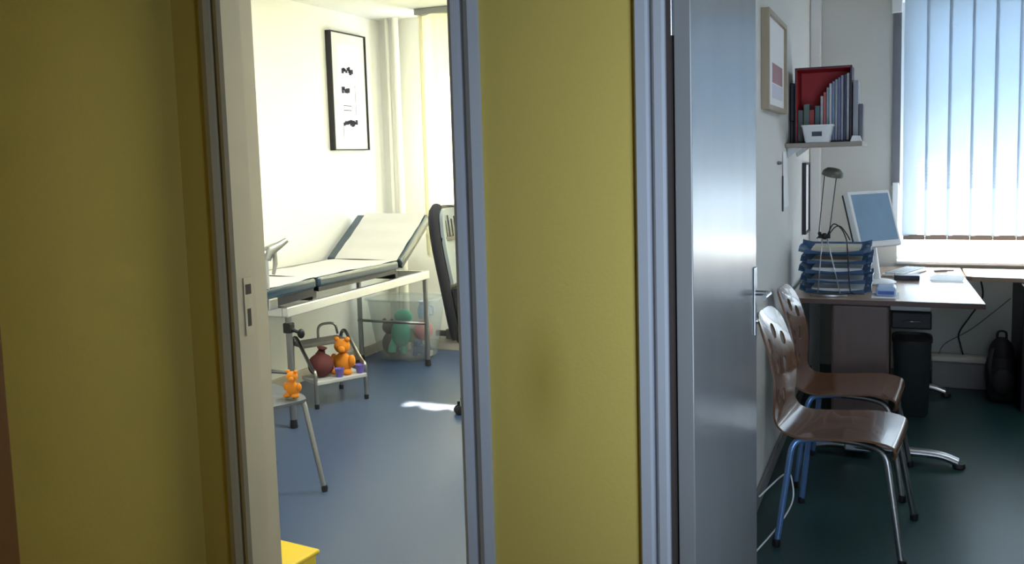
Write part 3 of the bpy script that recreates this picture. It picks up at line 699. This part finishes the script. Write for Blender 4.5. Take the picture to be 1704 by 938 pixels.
# cable loops over the trays
bm = nb()
tube(bm, spline([(-.365, 5.16, 1.075), (-.33, 5.19, 1.125), (-.30, 5.22, 1.13), (-.27, 5.23, 1.09), (-.25, 5.22, 1.055)]), .0035, 8)
tube(bm, spline([(-.365, 5.16, 1.08), (-.335, 5.18, 1.145), (-.295, 5.2, 1.12), (-.27, 5.19, 1.07), (-.262, 5.16, 1.035), (-.255, 5.148, .95), (-.245, 5.14, .80), (-.225, 5.12, HZ + .01)]), .0035, 8)
tube(bm, spline([(-.42, 5.2, 1.065), (-.40, 5.19, 1.085), (-.375, 5.2, 1.075)]), .0035, 8)
tag(obj('power_cable', bm, M_BLK), 'dark looped cable lying over the top letter tray', 'cable')

# monitor facing the right side, tilted back
t = thing('computer_monitor', 'white flat monitor with bluish screen tilted back on the desk', 'monitor', (-.13, 5.55, HZ))
Mm = Matrix.Translation((-.148, 5.635, 1.14)) @ Matrix.Rotation(R(50), 4, 'Z') @ Matrix.Rotation(R(-17), 4, 'X')     # panel faces -Y locally, tilted back
wM, hM = .34, .335
bm = nb(); box(bm, -wM / 2, wM / 2, -.018, .022, -hM / 2, hM / 2, .008, 3, M=Mm); pn = obj('monitor_case', bm, M_WHITE, t)
bm = nb(); box(bm, -wM / 2 + .02, wM / 2 - .02, -.0195, -.0178, -hM / 2 + .035, hM / 2 - .02, M=Mm); obj('screen', bm, M_SCREEN, pn)
bm = nb(); box(bm, -wM / 2 - .002, wM / 2 - .02, .0221, .030, -hM / 2 + .01, hM / 2 - .01, .004, M=Mm); obj('rear_cover', bm, mat('dark_grey_plastic', (.06, .065, .07), .5), pn)
bm = nb(); tube(bm, [(-.13, 5.66, HZ + .02), (-.15, 5.655, .95), (-.17, 5.655, 1.10)], [.03, .028, .02], 12); obj('stand_neck', bm, M_WHITE, t)
bm = nb(); lathe(bm, [(.11, 0), (.115, .006), (.10, .014), (.035, .022)], (-.13, 5.655, HZ + .0012), 28); obj('stand_foot', bm, M_WHITE, t)

# things on the desk
t = thing('keyboard', 'white keyboard on the desk between monitor and window', 'keyboard', (.05, 6.0, HZ))
KM = Matrix.Translation((.03, 6.10, HZ + .001)) @ Matrix.Rotation(R(70), 4, 'Z')
bm = nb(); box(bm, -.20, .20, -.07, .07, .001, .018, .005, 2, M=KM); obj('keyboard_case', bm, M_WHITE, t)
bm = nb()
for r_ in range(4):
    for c_ in range(13): box(bm, -.185 + c_ * .0285, -.160 + c_ * .0285, -.055 + r_ * .028, -.031 + r_ * .028, .018, .024, M=KM)
obj('key_block', bm, mat('grey_keys', (.50, .53, .56), .5), t)
bm = nb(); box(bm, -.03, .11, 5.775, 5.88, HZ + .0015, HZ + .030, .004); tag(obj('notebook', bm, mat('black_cover', (.01, .012, .04), .4)), 'thick dark notebook on the desk beside the monitor', 'notebook')
for q, lb in enumerate(('white sheet on the desk between keyboard and desk edge', 'slightly turned white sheet lying over the first one')):
    bm = nb(); box(bm, -.085, .085, -.13, .13, 0, .0015, M=Matrix.Translation((.255 + .008 * q, 5.86 + .05 * q, HZ + .0014 + .002 * q)) @ Matrix.Rotation(R(-7 * q), 4, 'Z'))
    tag(obj('paper_sheet', bm, M_PAPER), lb, 'paper')
bm = nb(); tube(bm, [(.20, 6.16, HZ + .011), (.27, 6.20, HZ + .011)], .009, 10); tube(bm, [(.27, 6.20, HZ + .011), (.31, 6.225, HZ + .011)], .006, 10); tag(obj('marker_pen', bm, mat('grey_pen', (.2, .2, .21), .4)), 'dark marker pen lying on the papers by the window', 'pen')
t = thing('tissue_pack', 'blue and white tissue pack at the desk front right of the trays', 'tissue pack', (-.065, 5.20, HZ))
bm = nb(); box(bm, -.115, -.015, 5.12, 5.26, HZ + .0015, HZ + .052, .014, 3); p_ = obj('pack_body', bm, mat('pale_blue_film', (.42, .58, .85), .3), t)
bm = nb(); box(bm, -.105, -.025, 5.1185, 5.1215, HZ + .012, HZ + .03, .0005); obj('pack_print', bm, mat('blue_print', (.05, .12, .45), .4), p_)
bm = nb(); box(bm, -.135, .0, 5.06, 5.28, HZ + .0008, HZ + .0014); tag(obj('white_note', bm, M_PAPER), 'white sheet lying under the blue tissue pack', 'paper')

# wall shelf with its contents
SZ = 1.588
t = thing('wall_shelf', 'grey wooden shelf plank on brackets on the left wall', 'shelf', (-.38, 5.5, 1.56))
obj('shelf_board', B(-.568, -.185, 5.02, 5.75, SZ - .024, SZ, bev=.003), mat('greyish_wood', (.36, .31, .26), .5, vary=.08), t)
for y in (5.12, 5.60):
    bm = nb(); prism(bm, [(-.568, SZ - .024), (-.568, SZ - .075), (-.562, SZ - .075), (-.50, SZ - .030), (-.50, SZ - .024)], lambda u, v, w: Vector((u, w, v)), y, y + .02); obj('bracket', bm, M_WHITE, t)
t = thing('magazine_box', 'dark-edged box open to the front with a red lining on the shelf', 'magazine box', (-.39, 5.3, SZ))
bx0, bx1, by0, by1, bz1 = -.535, -.245, 5.17, 5.43, SZ + .405
bm = nb(); q = .008
box(bm, bx0, bx0 + q, by0, by1, SZ + .001, bz1); box(bm, bx1 - q, bx1, by0, by1, SZ + .001, bz1); box(bm, bx0 + q, bx1 - q, by0, by1, bz1 - q, bz1); box(bm, bx0 + q, bx1 - q, by0, by1, SZ + .001, SZ + .001 + q); box(bm, bx0 + q, bx1 - q, by1 - q, by1, SZ + .009, bz1 - q)
bb = obj('box_case', bm, mat('dark_card', (.05, .03, .05), .6), t)
bm = nb(); box(bm, bx0 + q, bx1 - q, by1 - q - .003, by1 - q - .0005, SZ + .01, bz1 - q - .001); box(bm, bx0 + q, bx0 + q + .003, by0 + .002, by1 - q - .004, SZ + .01, bz1 - q - .001); box(bm, bx0 + q + .0031, bx1 - q - .001, by0 + .002, by1 - q - .004, bz1 - q - .003, bz1 - q - .0005)
obj('red_lining', bm, M_RED, bb)
fc = [(.42, .46, .50), (.50, .12, .13), (.30, .40, .45), (.55, .58, .62), (.20, .26, .42), (.42, .44, .48), (.16, .20, .34), (.36, .34, .44), (.05, .07, .12), (.55, .58, .62)]
hs = [.24, .26, .285, .305, .315, .325, .335, .345, .35, .355]
wds = ['leftmost and lowest', 'second from left', 'third from left', 'fourth from left', 'fifth from left', 'fifth from right', 'fourth from right', 'third from right', 'second from right', 'rightmost and tallest']
for k in range(10):
    x = -.404 + k * .0148; bm = nb(); box(bm, x, x + .0125, 5.19 + .004 * (k % 3), 5.40, SZ + .0105, SZ + .0105 + hs[k], .002)
    m = mat('file_cover_%d' % k, fc[k], .5)
    tag(obj('magazine', bm, m), wds[k] + ' magazine standing in the dark-edged red box', 'magazine', 'magazines standing in the red box')
for k, (w_, h, c, lb) in enumerate(((.026, .17, (.12, .16, .16), 'grey-green booklet at the left inside the red box'), (.03, .20, (.13, .18, .17), 'taller grey-green booklet beside the basket in the red box'), (.026, .17, (.30, .05, .05), 'brick red booklet between two grey-green ones'), (.026, .19, (.10, .17, .19), 'teal-grey booklet just left of the magazines'))):
    x = -.522 + k * .0295; bm = nb(); box(bm, x, x + w_, 5.20, 5.36, SZ + .0105, SZ + .0105 + h, .003); tag(obj('booklet', bm, mat('booklet_cover_%d' % k, c, .6)), lb, 'booklet', 'booklets in the red box')
t = thing('small_basket', 'small white plastic basket with dark label on the shelf edge', 'basket', (-.41, 5.09, SZ))
bm = nb(); cx, cy = -.410, 5.093
rings(bm, [ringpts(.062, .045, SZ + .001, 32, 6), ringpts(.078, .060, SZ + .085, 32, 6), ringpts(.082, .064, SZ + .085, 32, 6), ringpts(.082, .064, SZ + .094, 32, 6), ringpts(.075, .057, SZ + .094, 32, 6), ringpts(.058, .041, SZ + .005, 32, 6)])
p_ = obj('basket_body', bm, M_WHITE, t)
bm = nb(); prism(bm, [(-.435, SZ + .034), (-.385, SZ + .034), (-.385, SZ + .058), (-.435, SZ + .058)], lambda u, v, w: Vector((u, 5.0405 - (v - SZ - .034) * .17 + w, v)), -.001, .004); obj('basket_label', bm, mat('dark_label', (.06, .07, .10), .6), p_)
bm = nb(); box(bm, -.240, -.213, 5.19, 5.42, SZ + .001, SZ + .325, .003); tag(obj('ring_binder', bm, mat('pale_grey_card', (.36, .38, .43), .6)), 'pale grey binder standing right of the red box on the shelf', 'binder')
bm = nb(); box(bm, -.211, -.190, 5.20, 5.38, SZ + .001, SZ + .20, .003); tag(obj('small_book', bm, mat('dark_grey_card', (.14, .15, .18), .6)), 'small dark grey book at the right end of the shelf', 'book')
bm = nb(); prism(bm, [(-.245, 0), (-.19, 0), (-.20, .028), (-.235, .03)], lambda u, v, w: Vector((u, w, SZ + .001 + v)), 5.04, 5.15); tag(obj('white_pad', bm, M_PAPER), 'white paper pad lying at the right front corner of the shelf', 'paper pad')
bm = nb(); box(bm, -.566, -.540, 5.21, 5.40, SZ + .12 , SZ + .33, .006); box(bm, -.566, -.540, 5.24, 5.30, SZ + .001, SZ + .125, .003); tag(obj('wall_speaker', bm, M_BLK), 'narrow black box between the left wall and the red box', 'speaker')

# framed picture on the left wall of the right room
t = thing('framed_picture', 'wood-framed picture with a pink patch on the wall beyond the door', 'picture', (-.567, 4.47, 1.74))
y0, y1, z0, z1 = 4.13, 4.80, 1.735, 2.175; x0, x1 = -.569, -.535; wd = .022
bm = nb(); box(bm, x0, x1, y0, y0 + wd, z0, z1); box(bm, x0, x1, y1 - wd, y1, z0, z1); box(bm, x0, x1, y0 + wd, y1 - wd, z0, z0 + wd); box(bm, x0, x1, y0 + wd, y1 - wd, z1 - wd, z1)
obj('picture_frame', bm, M_TAN, t)
obj('picture_mount', B(-.569, -.548, y0 + wd, y1 - wd, z0 + wd, z1 - wd), M_PAPER, t)
bm = nb(); box(bm, -.548, -.5472, y0 + .20, y1 - .09, z0 + .13, z0 + .22); obj('pink_patch', bm, mat('dusty_pink', (.42, .22, .24), .7), t)
bm = nb(); box(bm, -.548, -.5472, y0 + .20, y1 - .09, z0 + .06, z0 + .125); obj('lilac_patch', bm, mat('lilac_print', (.68, .67, .78), .7), t)
# corner pipe cover, memo board, papers, hook
struct('trim_2', B(-.568, -.50, 6.425, 6.499, 0, H, bev=.006), M_WHITE)
t = thing('wall_board', 'narrow black-edged white board on the wall below the shelf', 'board', (-.56, 6.05, 1.02))
y0, y1, z0, z1 = 5.93, 6.22, 1.02, 1.47; bm = nb(); wd = .012; x0, x1 = -.569, -.545
box(bm, x0, x1, y0, y0 + wd, z0, z1); box(bm, x0, x1, y1 - wd, y1, z0, z1); box(bm, x0, x1, y0 + wd, y1 - wd, z0, z0 + wd); box(bm, x0, x1, y0 + wd, y1 - wd, z1 - wd, z1)
obj('board_frame', bm, M_BLK, t); obj('board_face', B(-.569, -.556, y0 + wd, y1 - wd, z0 + wd, z1 - wd), M_PAPER, t)
bm = nb(); grid(bm, 6, 10, lambda u, v: Vector((-.5675 + .008 * (1 - v) ** 2, 4.90 + .21 * u, 1.25 + .297 * v)), .001); tag(obj('wall_notice', bm, M_PAPER), 'white sheet hanging on the wall just below the shelf', 'notice')
bm = nb(); box(bm, -.569, -.562, 4.885, 4.893, 1.235, 1.42); tag(obj('wall_hook_strip', bm, M_BLK), 'thin dark strip on the wall at the left edge of the hanging sheet', 'strip')
bm = nb(); lathe(bm, [(.006, 0), (.010, .004), (.006, .02)], (0, 0, 0), 12, M=Matrix.Translation((-.569, 4.70, 1.49)) @ Matrix.Rotation(R(90), 4, 'Y')); tag(obj('wall_pin', bm, M_GSTRAP), 'small grey pin in the wall between picture and shelf', 'pin')

# vertical blinds
t = thing('vertical_blind', 'blue-grey vertical slat blind glowing at the right room window', 'blind', (1.1, 6.40, .96))
obj('head_rail', B(-.03, 2.35, 6.37, 6.43, 2.50, 2.545, bev=.004), M_WHITE, t)
for k in range(17):
    x = .018 + k * .130; bm = nb()
    wv = .074; an = R(3 + (2 if k in (4, 9) else 0)); dx = random.uniform(-.002, .002)
    def bf_(u, v, x=x, wv=wv, an=an, dx=dx):
        a = (2 * u - 1); return Vector((x + .065 + dx + a * wv * math.cos(an), 6.40 + a * wv * math.sin(an) + .006 * (1 - a * a), .975 + v * 1.525))
    grid(bm, 8, 6, bf_, .0008); s = obj('slat', bm, M_BLIND, t)
    bm = nb(); box(bm, x + .0005, x + .1295, 6.402, 6.412, .950, .982, .002); obj('bottom_weight', bm, mat('taupe_weight', (.30, .27, .25), .5), s)
bm = nb(); tube(bm, [(.02, 6.405, .962), (2.22, 6.405, .962)], .003, 6); obj('bottom_chain', bm, M_WHITE, t)

# shutter strap
t = thing('shutter_strap', 'grey shutter strap hanging left of the blind with a white winder', 'shutter strap', (-.03, 6.49, 1.05))
obj('strap', B(-.058, -.006, 6.488, 6.494, 1.30, 2.42), M_GSTRAP, t)
obj('upper_guide', B(-.068, -.004, 6.46, 6.499, 2.42, 2.55, bev=.005), M_WHITE, t)
p_ = obj('winder_box', B(-.052, -.012, 6.465, 6.499, 1.03, 1.32, bev=.006), M_WHITE, t)
obj('winder_slot', B(-.088, -.060, 6.482, 6.499, 1.08, 1.22, bev=.004), mat('brown_grey_plastic', (.13, .10, .10), .5), p_)

# under the window: trunking box, cables, backpack
t = thing('cable_box', 'pale-topped floor box under the window behind the desk', 'box', (.37, 6.42, 0))
obj('box_body', B(.20, .53, 6.33, 6.478, .0, .17, bev=.004), mat('grey_painted_box', (.24, .23, .24), .5), t)
obj('box_top', B(.195, .535, 6.32, 6.478, .17, .20, bev=.006), mat('cream_ledge', (.62, .58, .52), .5), t)
def cable(lb, pts, r=.005, m=M_BLK, name='cable'):
    bm = nb(); tube(bm, spline(pts, 8), r, 8); tag(obj(name, bm, m), lb, 'cable')
cable('black cable dropping from the window worktop to the floor box', [(.46, 6.25, HZ - .03), (.48, 6.30, .60), (.42, 6.40, .46), (.36, 6.44, .34), (.37, 6.43, .26), (.385, 6.42, .202)])
cable('thin grey cable slanting from the black panel leg to the box', [(.65, 6.43, .58), (.55, 6.44, .48), (.42, 6.445, .36), (.30, 6.45, .28), (.26, 6.44, .24), (.245, 6.42, .203)], .003, M_GSTRAP)
cable('black cable hanging behind the chairs from the desk end', [(-.50, 5.06, HZ - .03), (-.50, 5.1, .62), (-.485, 5.15, .45), (-.46, 5.18, .34), (-.43, 5.2, .22), (-.40, 5.2, .006)], .005)
cable('pale thin cable looping out from the wall behind the chair', [(-.50, 3.55, .19), (-.42, 3.74, .23), (-.40, 3.80, .17), (-.40, 3.78, .09), (-.44, 3.60, .05), (-.50, 3.35, .03), (-.54, 3.2, .006)], .0032, M_WHITE)
t = thing('backpack', 'black backpack standing on the floor against the panel leg', 'backpack', (.585, 6.05, 0))
bm = nb(); ball(bm, (.575, 6.12, .17), .17, .52, .62, 1.0); ball(bm, (.575, 6.12, .28), .12, .6, .7, .9); box(bm, .505, .645, 6.03, 6.21, .0, .10, .03, 3); bp = obj('bag_body', bm, M_BAG, t)
bm = nb(); ball(bm, (.575, 6.015, .13), .085, .75, .35, 1.0); obj('front_pocket', bm, M_BAG, bp)
bm = nb(); tube(bm, spline([(.55, 6.12, .37), (.555, 6.11, .42), (.595, 6.11, .42), (.60, 6.12, .37)]), .007, 8); tube(bm, spline([(.52, 6.05, .33), (.50, 6.0, .22), (.52, 6.02, .08)]), .008, 8, flat=(.5, 1.6)); obj('carry_strap', bm, M_BAG, bp)
